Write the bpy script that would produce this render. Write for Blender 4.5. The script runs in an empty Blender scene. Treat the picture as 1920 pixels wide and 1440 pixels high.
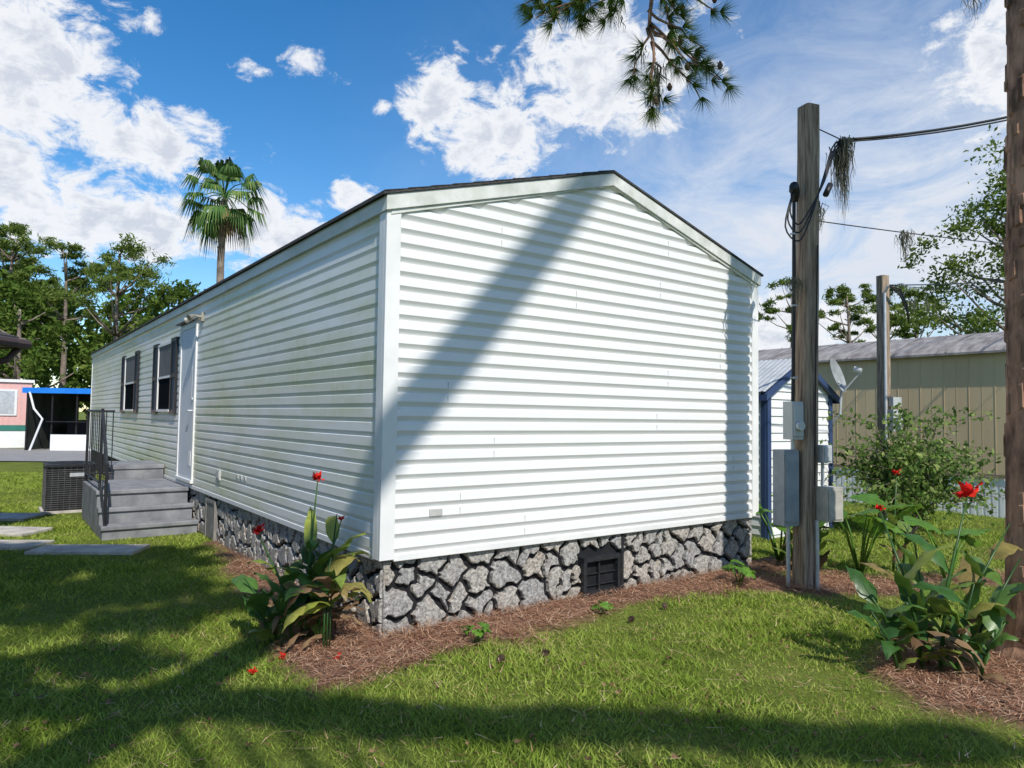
import bpy, math, random
import numpy as np
from mathutils import Vector, Matrix
random.seed(7); R=np.random.default_rng(7)
C=bpy.context.scene.collection
rad=math.radians
# ---------------------------------------------------------------- helpers
def setin(n,k,v):
    if k in n.inputs: n.inputs[k].default_value=v
class NT:
    def __init__(s,nt): s.t=nt; s.n=nt.nodes; s.l=nt.links
    def new(s,typ,**kw):
        n=s.n.new(typ)
        for k,v in kw.items(): setattr(n,k,v)
        return n
    def link(s,a,b): s.l.new(a,b)
    def inp(s,sock,v):
        if isinstance(v,bpy.types.NodeSocket): s.l.new(v,sock)
        else: sock.default_value=v
    def math(s,op,a,b=0.0,c=None,clamp=False):
        n=s.n.new('ShaderNodeMath'); n.operation=op; n.use_clamp=clamp
        s.inp(n.inputs[0],a); s.inp(n.inputs[1],b)
        if c is not None: s.inp(n.inputs[2],c)
        return n.outputs[0]
    def noise(s,vec,scale,detail=4,rough=.55,dist=0):
        n=s.n.new('ShaderNodeTexNoise'); s.l.new(vec,n.inputs['Vector'])
        n.inputs['Scale'].default_value=scale; n.inputs['Detail'].default_value=detail
        n.inputs['Roughness'].default_value=rough; n.inputs['Distortion'].default_value=dist
        return n.outputs['Fac']
    def ramp(s,fac,stops):
        n=s.n.new('ShaderNodeValToRGB'); s.l.new(fac,n.inputs[0])
        e=n.color_ramp.elements
        while len(e)<len(stops): e.new(.5)
        for i,(p,c) in enumerate(stops):
            e[i].position=p; e[i].color=(c[0],c[1],c[2],1) if len(c)==3 else c
        return n.outputs[0]
    def mix(s,fac,a,b,bt='MIX'):
        n=s.n.new('ShaderNodeMix'); n.data_type='RGBA'; n.blend_type=bt
        s.inp(n.inputs[0],fac)
        for sk,v in ((n.inputs[6],a),(n.inputs[7],b)):
            if isinstance(v,bpy.types.NodeSocket): s.l.new(v,sk)
            else: sk.default_value=(v[0],v[1],v[2],1)
        return n.outputs[2]
    def vscale(s,vec,sc):
        n=s.n.new('ShaderNodeMapping'); s.l.new(vec,n.inputs[0]); n.inputs['Scale'].default_value=sc
        return n.outputs[0]
def mat(name,rough=.6,metal=0.0,col=(.5,.5,.5),spec=.4):
    m=bpy.data.materials.new(name); m.use_nodes=True
    t=NT(m.node_tree); b=m.node_tree.nodes['Principled BSDF']
    b.inputs['Base Color'].default_value=(*col,1); b.inputs['Roughness'].default_value=rough
    b.inputs['Metallic'].default_value=metal; setin(b,'Specular IOR Level',spec)
    tc=t.new('ShaderNodeTexCoord')
    return m,t,b,tc.outputs['Object']
def nmat(name,c1,c2,scale=6,rough=.6,metal=0,bump=0,bscale=None,stretch=(1,1,1),detail=5,spec=.35,lo=.35,hi=.65):
    m,t,b,o=mat(name,rough,metal,c1,spec)
    v=t.vscale(o,stretch)
    f=t.noise(v,scale,detail,.6)
    t.link(t.ramp(f,[(lo,c1),(hi,c2)]),b.inputs['Base Color'])
    if bump:
        bn=t.new('ShaderNodeBump'); bn.inputs['Strength'].default_value=bump; bn.inputs['Distance'].default_value=.02
        t.link(t.noise(v,bscale or scale*3,6,.65),bn.inputs['Height']); t.link(bn.outputs[0],b.inputs['Normal'])
    return m
def leafmat(name,stops,trans=.35,rough=.5,nscale=None,gloss=False):
    m=bpy.data.materials.new(name); m.use_nodes=True; t=NT(m.node_tree)
    b=m.node_tree.nodes['Principled BSDF']; out=m.node_tree.nodes['Material Output']
    g=t.new('ShaderNodeNewGeometry'); fac=g.outputs['Random Per Island']
    if nscale:
        f2=t.noise(g.outputs['Position'],nscale,3,.65)
        fac=t.math('ADD',t.math('MULTIPLY',fac,.5),t.math('MULTIPLY',t.math('SUBTRACT',f2,.25),1.0),clamp=True)
    col=t.ramp(fac,stops)
    if gloss:
        ln=t.noise(g.outputs['Position'],22,3,.6); col=t.mix(1,col,t.ramp(ln,[(.3,(.72,.72,.72)),(.7,(1.2,1.2,1.15))]),'MULTIPLY')
        t.link(col,b.inputs['Base Color']); b.inputs['Roughness'].default_value=rough; setin(b,'Specular IOR Level',.35); sh=b.outputs[0]
    else:
        m.node_tree.nodes.remove(b); d=t.new('ShaderNodeBsdfDiffuse'); t.link(col,d.inputs[0]); sh=d.outputs[0]
    tr=t.new('ShaderNodeBsdfTranslucent'); t.link(t.mix(.4,col,(.25,.38,.04),'MIX') if trans>.25 else col,tr.inputs[0])
    mx=t.new('ShaderNodeMixShader'); mx.inputs[0].default_value=trans
    t.link(sh,mx.inputs[1]); t.link(tr.outputs[0],mx.inputs[2]); t.link(mx.outputs[0],out.inputs[0])
    return m
def empty(name,loc=(0,0,0),rz=0):
    e=bpy.data.objects.new(name,None); C.objects.link(e); e.location=loc; e.rotation_euler=(0,0,rz); e.empty_display_size=.2
    return e
def np_obj(name,V,F,m,parent=None,smooth=False):
    V=np.asarray(V,dtype=np.float32); F=np.asarray(F,dtype=np.int32)
    me=bpy.data.meshes.new(name); me.vertices.add(len(V)); me.vertices.foreach_set('co',V.ravel())
    k=F.shape[1]; me.loops.add(F.size); me.loops.foreach_set('vertex_index',F.ravel())
    me.polygons.add(len(F)); me.polygons.foreach_set('loop_start',np.arange(0,F.size,k,dtype=np.int32))
    me.update(calc_edges=True); me.materials.append(m)
    if smooth: me.polygons.foreach_set('use_smooth',np.ones(len(F),dtype=bool))
    o=bpy.data.objects.new(name,me); C.objects.link(o)
    if parent: o.parent=parent
    return o
class MB:
    def __init__(s): s.v=[]; s.f=[]; s.m=[]
    def add(s,vs,fs,m=0):
        b=len(s.v); s.v+= [tuple(x) for x in vs]
        for f in fs: s.f.append([i+b for i in f]); s.m.append(m)
    def box(s,x0,x1,y0,y1,z0,z1,m=0):
        s.add([(x0,y0,z0),(x1,y0,z0),(x1,y1,z0),(x0,y1,z0),(x0,y0,z1),(x1,y0,z1),(x1,y1,z1),(x0,y1,z1)],
              [(0,3,2,1),(4,5,6,7),(0,1,5,4),(1,2,6,5),(2,3,7,6),(3,0,4,7)],m)
    def prism(s,poly,y0,y1,m=0):
        n=len(poly); vs=[(x,y0,z) for x,z in poly]+[(x,y1,z) for x,z in poly]
        s.add(vs,[list(range(n)),list(range(2*n-1,n-1,-1))]+[(i,i+n,(i+1)%n+n,(i+1)%n) for i in range(n)],m)
    def tube(s,pts,rs,n=8,m=0,cap=True):
        pts=[Vector(p) for p in pts]
        if not hasattr(rs,'__len__'): rs=[rs]*len(pts)
        vs=[];prev=None
        for i,p in enumerate(pts):
            d=(pts[min(i+1,len(pts)-1)]-pts[max(i-1,0)]).normalized()
            if prev is None:
                a=Vector((0,0,1)) if abs(d.z)<.9 else Vector((1,0,0)); e1=d.cross(a).normalized()
            else:
                e1=(prev-d*prev.dot(d)).normalized()
            prev=e1; e2=d.cross(e1)
            for k in range(n):
                t=2*math.pi*k/n; vs.append(p+(e1*math.cos(t)+e2*math.sin(t))*rs[i])
        fs=[]
        for i in range(len(pts)-1):
            for k in range(n):
                fs.append((i*n+k,i*n+(k+1)%n,(i+1)*n+(k+1)%n,(i+1)*n+k))
        if cap: fs.append(list(range(n))[::-1]); fs.append([(len(pts)-1)*n+k for k in range(n)])
        s.add(vs,fs,m)
    def build(s,name,mats,parent=None,loc=(0,0,0),rz=0,smooth=False,bevel=0):
        me=bpy.data.meshes.new(name); me.from_pydata(s.v,[],s.f)
        for m in mats: me.materials.append(m)
        me.polygons.foreach_set('material_index',s.m)
        if smooth: me.polygons.foreach_set('use_smooth',[True]*len(s.f))
        me.update(); o=bpy.data.objects.new(name,me); C.objects.link(o)
        o.location=loc; o.rotation_euler=(0,0,rz)
        if parent: o.parent=parent
        if bevel:
            b=o.modifiers.new('b','BEVEL'); b.width=bevel; b.segments=2; b.limit_method='ANGLE'
        return o
def rand_dirs(n):
    d=R.normal(size=(n,3)); return d/np.linalg.norm(d,axis=1)[:,None]
def leaves_np(cent,size,aspect=.5,flat=0.0,dirs=None):
    n=len(cent); a=rand_dirs(n) if dirs is None else dirs
    if flat: a[:,2]*=(1-flat); a/=np.linalg.norm(a,axis=1)[:,None]
    b=np.cross(a,rand_dirs(n)); b/=np.linalg.norm(b,axis=1)[:,None]+1e-9
    sz=size*R.uniform(.6,1.3,n)[:,None]
    V=np.stack([cent-a*sz*.5,cent+b*sz*aspect*.5,cent+a*sz*.5,cent-b*sz*aspect*.5],1).reshape(-1,3)
    F=np.arange(n*4).reshape(n,4); return V,F
def needles_np(cent,dirs,length,width,nper,spread=.9):
    n=len(cent); c=np.repeat(cent,nper,0); d=np.repeat(dirs,nper,0)+rand_dirs(n*nper)*spread
    d/=np.linalg.norm(d,axis=1)[:,None]
    L=length*R.uniform(.6,1.1,len(c))[:,None]; s=np.cross(d,rand_dirs(len(c))); s/=np.linalg.norm(s,axis=1)[:,None]
    tip=c+d*L; tip[:,2]-=.12*L[:,0]
    V=np.stack([c-s*width*.5,c+s*width*.5,tip],1).reshape(-1,3)
    return V,np.arange(len(V)).reshape(-1,3)
def clump_pts(c,r,n,shell=.45):
    d=rand_dirs(n); rr=R.uniform(shell,1,n)**.8
    p=d*rr[:,None]*np.array(r); p*= (1+.25*np.sin(d[:,[0]]*7+d[:,[1]]*5)); return p+np.array(c)
# ---------------------------------------------------------------- sun / layout
AL,EL=rad(12),rad(45)
th=rad(36.5); U=Vector((math.cos(th),math.sin(th),0)); Vv=Vector((-math.sin(th),math.cos(th),0))
Lh=Vv*math.cos(AL)+U*math.sin(AL)
L=Vector((Lh.x*math.cos(EL),Lh.y*math.cos(EL),-math.sin(EL)))
OX,OY=-.918,5.09
def hw(a,s,z=0): return Vector((OX+U.x*a+Vv.x*s,OY+U.y*a+Vv.y*s,z))
def loc2(x,y): dx,dy=x-OX,y-OY; return dx*U.x+dy*U.y, dx*Vv.x+dy*Vv.y
# ---------------------------------------------------------------- camera
cam=bpy.data.cameras.new('camera'); co=bpy.data.objects.new('camera',cam); C.objects.link(co)
cam.sensor_width=36; cam.lens=24.75; cam.clip_end=2000; cam.clip_start=.05
co.matrix_world=Matrix.Translation((0,0,1.6))@Matrix.Rotation(rad(92.65),4,'X')@Matrix.Rotation(rad(.8),4,'Z')
bpy.context.scene.camera=co
# ---------------------------------------------------------------- light + sky
sl=bpy.data.lights.new('sun','SUN'); sl.energy=4.8; sl.angle=rad(.5); sl.color=(1,.95,.87)
so=bpy.data.objects.new('sun',sl); C.objects.link(so); so.rotation_euler=L.to_track_quat('-Z','Y').to_euler(); so.location=(5,-8,20)
w=bpy.data.worlds.new('World'); bpy.context.scene.world=w; w.use_nodes=True
t=NT(w.node_tree); bg=w.node_tree.nodes['Background']; bg.inputs[1].default_value=.1
sky=t.new('ShaderNodeTexSky'); sky.sky_type='NISHITA'; sky.sun_disc=False
sky.sun_elevation=EL; sky.sun_rotation=math.atan2(-L.x,-L.y); sky.air_density=1.0; sky.dust_density=.3; sky.ozone_density=2.0
hs=t.new('ShaderNodeHueSaturation'); hs.inputs['Saturation'].default_value=1.38; hs.inputs['Value'].default_value=1.62
t.link(sky.outputs[0],hs.inputs['Color'])
tc=t.new('ShaderNodeTexCoord'); D=tc.outputs['Generated']
sp=t.new('ShaderNodeSeparateXYZ'); t.link(D,sp.inputs[0]); X,Y,Z=sp.outputs
az=t.math('MULTIPLY',t.math('ARCTAN2',X,Y),57.2958); el=t.math('MULTIPLY',t.math('ARCSINE',Z),57.2958)
cb=t.new('ShaderNodeCombineXYZ'); t.link(az,cb.inputs[0]); t.link(el,cb.inputs[1])
cv=t.vscale(cb.outputs[0],(.75,1.15,1))
n1=t.noise(cv,.42,11,.66,.35)
blobs=[(-35,22.0,5.2,6.2,1.03),(-40,28,6,3.5,1),(-28.0,19.0,6.6,2.8,1.05),(-28.6,26.3,3.2,1.3,.80),(-31,23,4,1.5,.62),(-31,13.2,10,3.0,1.06),(-20,13.8,7,3.2,1.02),(-37,15,8,4,1),
(-16.5,25.7,2.8,1.3,.72),(-21,24.8,2.4,.8,.72),(-11,23.5,1.4,.9,.66),(-6.8,24.2,3.0,4.2,1.03),(-1.6,22.2,5.6,3.8,1.06),(7.5,26.5,8.5,5.6,1.06),(35.5,24,4.5,6,.95),(20,7,12,3.0,1),(-13,16.8,2.4,1.8,.88),
(60,25,15,8,1),(-70,20,18,8,1),(95,30,18,9,1),(-110,28,20,9,1),(140,18,20,8,1),(-160,22,20,7,1),(10,52,14,7,.9),(-40,60,20,8,.9)]
acc=None
for a0,e0,ra,re,k in blobs:
    dx=t.math('DIVIDE',t.math('SUBTRACT',az,a0),ra); dy=t.math('DIVIDE',t.math('SUBTRACT',el,e0),re)
    r2=t.math('ADD',t.math('MULTIPLY',dx,dx),t.math('MULTIPLY',dy,dy))
    g=t.math('MULTIPLY',t.math('EXPONENT',t.math('MULTIPLY',r2,-.8)),k)
    acc=g if acc is None else t.math('MAXIMUM',acc,g)
dens=t.math('ADD',t.math('MULTIPLY',acc,.52),t.math('SUBTRACT',n1,.775))
mr=t.new('ShaderNodeMapRange'); mr.interpolation_type='SMOOTHSTEP'; t.link(dens,mr.inputs[0]); mr.inputs[1].default_value=-.03; mr.inputs[2].default_value=.16
cm=t.math('MULTIPLY',mr.outputs[0],.97)
vx=t.math('DIVIDE',t.math('SUBTRACT',az,30),24); vy=t.math('DIVIDE',t.math('SUBTRACT',el,13),14)
vg=t.math('EXPONENT',t.math('MULTIPLY',t.math('ADD',t.math('MULTIPLY',vx,vx),t.math('MULTIPLY',vy,vy)),-1.0))
vs=t.vscale(cb.outputs[0],(.6,1.3,1)); vn=t.noise(vs,.16,9,.68,.9)
veil=t.math('MULTIPLY',vg,t.math('MULTIPLY',t.math('SUBTRACT',vn,.13,clamp=True),2.5),clamp=True)
shade=t.noise(cb.outputs[0],.55,5,.6)
ccol=t.ramp(t.math('ADD',t.math('MULTIPLY',dens,1.4),t.math('MULTIPLY',shade,.6)),[(.30,(9.4,9.5,9.7)),(.56,(9.0,9.2,9.6)),(.78,(6.6,7.0,7.9))])
s1=t.mix(veil,hs.outputs[0],(7.4,7.9,8.8)); s2=t.mix(cm,s1,ccol)
t.link(s2,bg.inputs[0])
bpy.context.scene.view_settings.view_transform='Standard'
bpy.context.scene.view_settings.look='None'
# ---------------------------------------------------------------- materials
def siding_mat(name,dirt,dcol,c1=(.80,.80,.79),c2=(.74,.755,.76)):
    m,t,b,o=mat(name,.42,0,(.8,.8,.8),.4)
    f=t.noise(t.vscale(o,(1,.35,1.6)),1.1,6,.65); f2=t.noise(t.vscale(o,(1,1,.25)),11,4,.7)
    k=t.math('MULTIPLY',t.math('SUBTRACT',f,.40,clamp=True),dirt*5.0); k=t.math('MULTIPLY',k,t.math('ADD',f2,.25),clamp=True)
    c=t.mix(t.noise(o,.7,3),c1,c2); t.link(t.mix(k,c,dcol),b.inputs['Base Color']); return m
M_end=siding_mat('vinyl_siding_end',.14,(.58,.60,.53),(.77,.77,.76),(.72,.73,.735)); M_side=siding_mat('vinyl_siding_side',.78,(.53,.55,.30),(.80,.80,.78),(.74,.75,.73))
M_trim=nmat('white_trim',(.78,.78,.77),(.68,.69,.68),3,.4)
M_fasc=nmat('fascia',(.70,.705,.68),(.50,.52,.47),5,.5,stretch=(1,.3,1))
M_roof=nmat('shingles',(.035,.035,.037),(.08,.078,.075),30,.9,bump=.6)
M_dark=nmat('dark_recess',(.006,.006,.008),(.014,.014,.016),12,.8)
M_seam=mat('seam',.7,0,(.33,.34,.34))[0]
M_blk=nmat('black_paint',(.016,.017,.02),(.03,.032,.036),20,.4)
m,t,b,o=mat('stone_veneer',.85,0,(.3,.3,.3),.2); M_stone=m
gi=t.new('ShaderNodeNewGeometry')
sf=t.noise(o,42,9,.78); cst=t.ramp(sf,[(.34,(.06,.06,.06)),(.44,(.24,.235,.23)),(.54,(.44,.43,.41)),(.66,(.68,.67,.63))])
tint=t.ramp(gi.outputs['Random Per Island'],[(0,(.80,.81,.83)),(.5,(.98,.96,.93)),(1,(1.0,.93,.84))])
wm=t.noise(o,8,5,.6); cst=t.mix(t.math('MULTIPLY',t.math('SUBTRACT',wm,.54,clamp=True),2.2,clamp=True),cst,(.40,.29,.21))
cst=t.mix(1,cst,tint,'MULTIPLY')
# soil splash on the lowest few centimetres
sx=t.new('ShaderNodeSeparateXYZ'); t.link(o,sx.inputs[0]); gr=t.math('MULTIPLY',t.math('SUBTRACT',.12,sx.outputs[2],clamp=True),5.0,clamp=True)
t.link(t.mix(gr,cst,(.19,.14,.10)),b.inputs['Base Color'])
bn=t.new('ShaderNodeBump'); bn.inputs['Strength'].default_value=.9; bn.inputs['Distance'].default_value=.014
t.link(t.noise(o,34,8,.7),bn.inputs['Height']); t.link(bn.outputs[0],b.inputs['Normal'])
M_conc=nmat('painted_concrete',(.16,.165,.18),(.26,.265,.275),5,.85,bump=.3,bscale=60)
M_slab=nmat('paver_concrete',(.36,.33,.30),(.56,.53,.48),5,.9,bump=.4,bscale=40)
M_glass=mat('window_glass',.5,0,(.012,.014,.017),.0)[0]
M_blind=nmat('window_blind',(.12,.12,.12),(.16,.16,.16),3,.7,spec=.1)
M_door=nmat('door_paint',(.62,.66,.70),(.55,.60,.65),2,.45)
M_steel=nmat('galvanised',(.42,.44,.46),(.56,.58,.60),8,.45,.3)
M_mbox=nmat('meter_box_paint',(.36,.38,.38),(.47,.49,.48),6,.5,stretch=(1,1,.4))
M_mdk=nmat('dark_meter_box',(.20,.23,.26),(.28,.31,.33),6,.5)
M_wood=nmat('weathered_wood',(.15,.105,.072),(.44,.34,.25),14,.9,bump=.7,bscale=24,stretch=(3,3,.18))
M_bark=nmat('pine_bark',(.10,.055,.038),(.45,.26,.17),9,.95,bump=1,bscale=12,stretch=(1,1,.4))
M_barkd=nmat('bark_far',(.13,.10,.08),(.26,.215,.175),4,.95)
M_wire=mat('cable_rubber',.5,0,(.015,.015,.016))[0]
M_beige=nmat('beige_metal_siding',(.54,.41,.25),(.60,.47,.29),1.5,.5,stretch=(1,1,.2),spec=.15)
M_broof=nmat('old_metal_roof',(.16,.14,.13),(.36,.33,.31),2.5,.7,stretch=(1,3,1))
M_skw=nmat('white_skirting',(.74,.75,.76),(.80,.81,.82),3,.6,spec=.1)
M_blue=nmat('blue_trim',(.03,.055,.13),(.045,.075,.16),4,.5)
M_pink=nmat('pink_siding',(.66,.38,.35),(.70,.43,.40),3,.6)
M_teal=nmat('teal_band',(.03,.17,.14),(.04,.2,.16),3,.6)
M_bawn=nmat('blue_awning',(.01,.17,.62),(.015,.2,.68),3,.5)
M_brown=nmat('brown_gutter',(.045,.028,.024),(.08,.05,.042),5,.45)
M_corr=nmat('corrugated_roof',(.42,.44,.45),(.58,.59,.58),5,.5,.2)
M_asph=nmat('asphalt',(.22,.215,.21),(.30,.29,.28),3,.9,bump=.2,bscale=120)
M_grass=leafmat('grass_blades',[(0,(.08,.13,.018)),(.26,(.175,.26,.035)),(.55,(.29,.375,.065)),(.82,(.40,.44,.12)),(1,(.50,.44,.22))],.3,.55,1.6)
M_canna=leafmat('canna_leaf',[(0,(.025,.07,.018)),(.5,(.05,.13,.03)),(.85,(.10,.20,.045)),(1,(.28,.30,.06))],.3,.35,gloss=True)
M_yleaf=leafmat('yellowing_leaf',[(0,(.14,.27,.045)),(.6,(.38,.42,.08)),(1,(.28,.20,.08))],.35,.4,gloss=True)
M_dleaf=leafmat('dry_leaf',[(0,(.13,.08,.045)),(1,(.30,.20,.11))],.2,.8)
M_red=leafmat('canna_petal',[(0,(.62,.012,.02)),(1,(.8,.05,.03))],.2,.4)
M_lime=leafmat('taro_leaf',[(0,(.09,.22,.03)),(1,(.19,.36,.05))],.4,.35,gloss=True)
M_bush=leafmat('bush_leaf',[(0,(.06,.12,.03)),(.5,(.14,.23,.06)),(1,(.32,.37,.13))],.35,.5)
M_oak=leafmat('oak_leaf',[(0,(.03,.065,.014)),(.4,(.075,.13,.025)),(.8,(.15,.20,.045)),(1,(.22,.25,.06))],.3,.6,.35)
M_pine=leafmat('pine_foliage',[(0,(.05,.09,.02)),(.5,(.12,.17,.04)),(1,(.24,.27,.075))],.3,.6,.5)
M_needle=leafmat('pine_needles',[(0,(.05,.10,.02)),(.6,(.11,.18,.035)),(1,(.2,.23,.06))],.3,.5)
M_palm=leafmat('palm_frond',[(0,(.04,.10,.035)),(.6,(.09,.17,.05)),(1,(.20,.26,.08))],.2,.4)
M_thatch=leafmat('dry_frond',[(0,(.12,.085,.045)),(1,(.26,.19,.10))],.1,.9)
M_moss=leafmat('spanish_moss',[(0,(.10,.10,.075)),(1,(.22,.215,.165))],.2,.9)
M_mul=leafmat('pine_straw',[(0,(.13,.06,.036)),(.45,(.33,.165,.10)),(.8,(.52,.31,.195)),(1,(.68,.50,.35))],.05,.8)
M_cone=nmat('pine_cone',(.07,.045,.03),(.2,.13,.09),60,.9)
# ---------------------------------------------------------------- ground
TR=(3.60,4.80); PO=(2.82,6.80)
def wob(x,y): return .09*math.sin(3.1*x+1.3*y)+.06*math.sin(7.3*x-4.1*y+1)+.04*math.sin(13*x+9*y)
def mulch(x,y):
    a,s=loc2(x,y); d=wob(x,y); m=0
    wdt=.42 if a>.9 else .62
    if -.75<a<5.0: m=max(m,min(1,(s+wdt+d)/.20+.5) if s<0.2 else 0)
    if a<0.1 and -.62<s<4.6: m=max(m,min(1,(a+.42-.06*s+d)/.2+.5))
    r=math.hypot((x-3.30)/1.0,(y-4.30)/.78); m=max(m,min(1,(1-r+d*1.3)/.2+.5))
    r=math.hypot((x-3.05)/.95,(y-6.9)/.42); m=max(m,min(1,(1-r+d)/.15+.5))
    r=math.hypot((x-4.9)/.8,(y-7.2)/.25); m=max(m,min(1,(1-r+d)/.15+.5))
    return max(0,min(1,m))
xs=np.concatenate([[-600,-250,-120,-60,-30,-18,-12],np.arange(-9,9.01,.1),[12,18,30,60,120,250,600]])
ys=np.concatenate([[-600,-200,-60,-20,-8,-2],np.arange(1,14.01,.1),[16,20,28,40,70,120,250,600,1200]])
nx,ny=len(xs),len(ys)
V=[];A=[]
for y in ys:
    for x in xs:
        k=mulch(x,y) if (-9<x<9 and 1<y<14) else 0
        z=.03*k*(0.6+.4*math.sin(5*x+3*y)) + (.012*math.sin(1.7*x+.5)*math.sin(1.3*y) if abs(x)<12 and 0<y<15 else 0)
        V.append((x,y,z)); A.append(k)
F=[(j*nx+i,j*nx+i+1,(j+1)*nx+i+1,(j+1)*nx+i) for j in range(ny-1) for i in range(nx-1)]
m,t,b,o=mat('lawn_ground',.95,0,(.1,.15,.03),.1)
at=t.new('ShaderNodeAttribute',attribute_name='mulch')
g1=t.ramp(t.noise(o,1.2,6,.7),[(.3,(.10,.14,.028)),(.55,(.17,.225,.048)),(.75,(.29,.28,.10))])
g2=t.ramp(t.noise(o,45,4,.7),[(.3,(.5,.45,.35)),(.7,(1.25,1.2,1.05))]); gg=t.mix(1,g1,g2,'MULTIPLY')
mu=t.ramp(t.noise(o,38,6,.8,.6),[(.3,(.06,.03,.02)),(.5,(.22,.12,.078)),(.7,(.42,.27,.19))])
t.link(t.mix(at.outputs['Fac'],gg,mu),b.inputs['Base Color'])
bn=t.new('ShaderNodeBump'); bn.inputs['Strength'].default_value=.8; bn.inputs['Distance'].default_value=.04
t.link(t.noise(o,40,6,.7),bn.inputs['Height']); t.link(bn.outputs[0],b.inputs['Normal'])
go=np_obj('ground',V,F,m,smooth=True)
att=go.data.attributes.new('mulch','FLOAT','POINT'); att.data.foreach_set('value',A)
mb=MB(); mb.add([(-60,19.2,.03),(-5.0,22.2,.03),(-5.0,29.5,.03),(-60,26.5,.03)],[(0,1,2,3)]); mb.build('road',[M_asph])
SL=[(-6.9,-5.45,8.05,8.5),(-7.4,-6.1,8.95,9.5),(-8.2,-7.0,10.1,10.7),(-5.35,-4.2,7.85,8.3)]
N=500000
gy=2.2+15.8*R.uniform(0,1,N)**1.2; gx=R.uniform(-1,1,N)*(.8*gy+.9)
xi=np.clip(((gx+9)/.1).astype(int),0,179); yi=np.clip(((gy-1)/.1).astype(int),0,129)
Ag=np.array(A).reshape(ny,nx)[6:6+131,7:7+181]; mk=Ag[yi,xi]; mk[(abs(gx)>9)|(gy>14)]=0
aa=(gx-OX)*U.x+(gy-OY)*U.y; ss=(gx-OX)*Vv.x+(gy-OY)*Vv.y
keep=(R.uniform(0,1,N)>mk*1.01)&~((aa>-.02)&(aa<4.5)&(ss>-.02)&(ss<18.5))&~((aa>-1.15)&(aa<0)&(ss>5.3)&(ss<9.0))
for (x0,x1,y0,y1) in SL: keep&=~((gx>x0)&(gx<x1)&(gy>y0)&(gy<y1))
patch=np.sin(gx*2.1+1.3*np.sin(gy*1.7))*np.sin(gy*2.9+gx*.7)*.7+.45*np.sin(gx*6.3+2*np.sin(gy*4.1))*np.sin(gy*7.9+gx*1.9)
keep&=R.uniform(0,1,N)<(.72+.42*patch)
gx,gy,patch=gx[keep],gy[keep],patch[keep]; n=len(gx)
h=R.uniform(.016,.048,n)*(1+.45*patch); an=R.uniform(0,2*np.pi,n); ln=R.uniform(.3,2.0,n)*h; la=R.uniform(0,2*np.pi,n)
wd=(.0022+.0006*gy)*R.uniform(.6,1.4,n)
bx,by=np.cos(an)*wd,np.sin(an)*wd; z0=np.zeros(n)-.005
V=np.stack([np.stack([gx-bx,gy-by,z0],1),np.stack([gx+bx,gy+by,z0],1),np.stack([gx+np.cos(la)*ln,gy+np.sin(la)*ln,h],1)],1).reshape(-1,3)
np_obj('lawn_grass',V,np.arange(len(V)).reshape(-1,3),M_grass)
N=240000; px=R.uniform(-3,6,N); py=R.uniform(3.2,10,N)
xi=((px+9)/.1).astype(int); yi=((py-1)/.1).astype(int); mk=Ag[yi,xi]
a_=(px-OX)*U.x+(py-OY)*U.y; s_=(px-OX)*Vv.x+(py-OY)*Vv.y
kp=(R.uniform(0,1,N)<mk+.025)&~((a_>.02)&(s_>.02)); px,py=px[kp],py[kp]; n=len(px)
an=R.uniform(0,2*np.pi,n); ll=R.uniform(.04,.14,n); zz=R.uniform(.02,.065,n)
dx,dy=np.cos(an)*ll,np.sin(an)*ll; wx,wy=-np.sin(an)*.0024,np.cos(an)*.0024; dz=R.uniform(-.015,.03,n)
V=np.stack([np.stack([px-wx,py-wy,zz],1),np.stack([px+wx,py+wy,zz],1),np.stack([px+dx,py+dy,zz+dz],1)],1).reshape(-1,3)
np_obj('pine_straw_mulch',V,np.arange(len(V)).reshape(-1,3),M_mul)
for i,(x0,x1,y0,y1) in enumerate(SL):
    mb=MB(); mb.box(-(x1-x0)/2,(x1-x0)/2,-(y1-y0)/2,(y1-y0)/2,0,.045)
    mb.build('paving_slab',[M_slab],loc=((x0+x1)/2,(y0+y1)/2,0),rz=rad([3,-4,6,5][i]),bevel=.008)
# ---------------------------------------------------------------- the mobile home
W,LN,Z0,ZE,ZR=4.46,18.4,.59,3.14,3.78
HM=empty('mobile_home',(OX,OY,0),th)
SLP=(ZR-ZE)/(W/2)
P=.1065
PROF_E=[(0,.02),(.07,.10),(.42,1.0),(.93,.84),(1,.0)]
PROF_S=[(0,.05),(.06,.15),(.30,1.0),(.93,.90),(1,.0)]
def courses(mb,lip,zmax,length,gable,PROF):
    z=Z0
    while z<zmax:
        prev=None
        for fz,fo in PROF:
            zz=min(z+fz*P,zmax); off=fo*lip+.001
            if gable:
                if zz>ZE: l=(zz-ZE)/SLP; rr=W-l
                else: l,rr=0,W
                cur=((l,-off,zz),(max(rr,l),-off,zz))
            else: cur=((-off,0,zz),(-off,length,zz))
            if prev:
                if gable: mb.add([prev[0],prev[1],cur[1],cur[0]],[(0,1,2,3)])
                else: mb.add([prev[1],prev[0],cur[0],cur[1]],[(0,1,2,3)])
            prev=cur
        z+=P
mb=MB(); courses(mb,.028,ZR-.02,W,True,PROF_E); mb.build('end_wall_siding',[M_end],HM)
mb=MB(); courses(mb,.013,ZE,LN,False,PROF_S); mb.build('side_wall_siding',[M_side],HM)
mb=MB(); mb.prism([(0.004,Z0),(W-.004,Z0),(W-.004,ZE),(W/2,ZR-.01),(0.004,ZE)],.004,LN,0); mb.build('wall_core',[M_trim],HM)
mb=MB(); rs=random.Random(3); z=Z0;i=0
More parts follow.
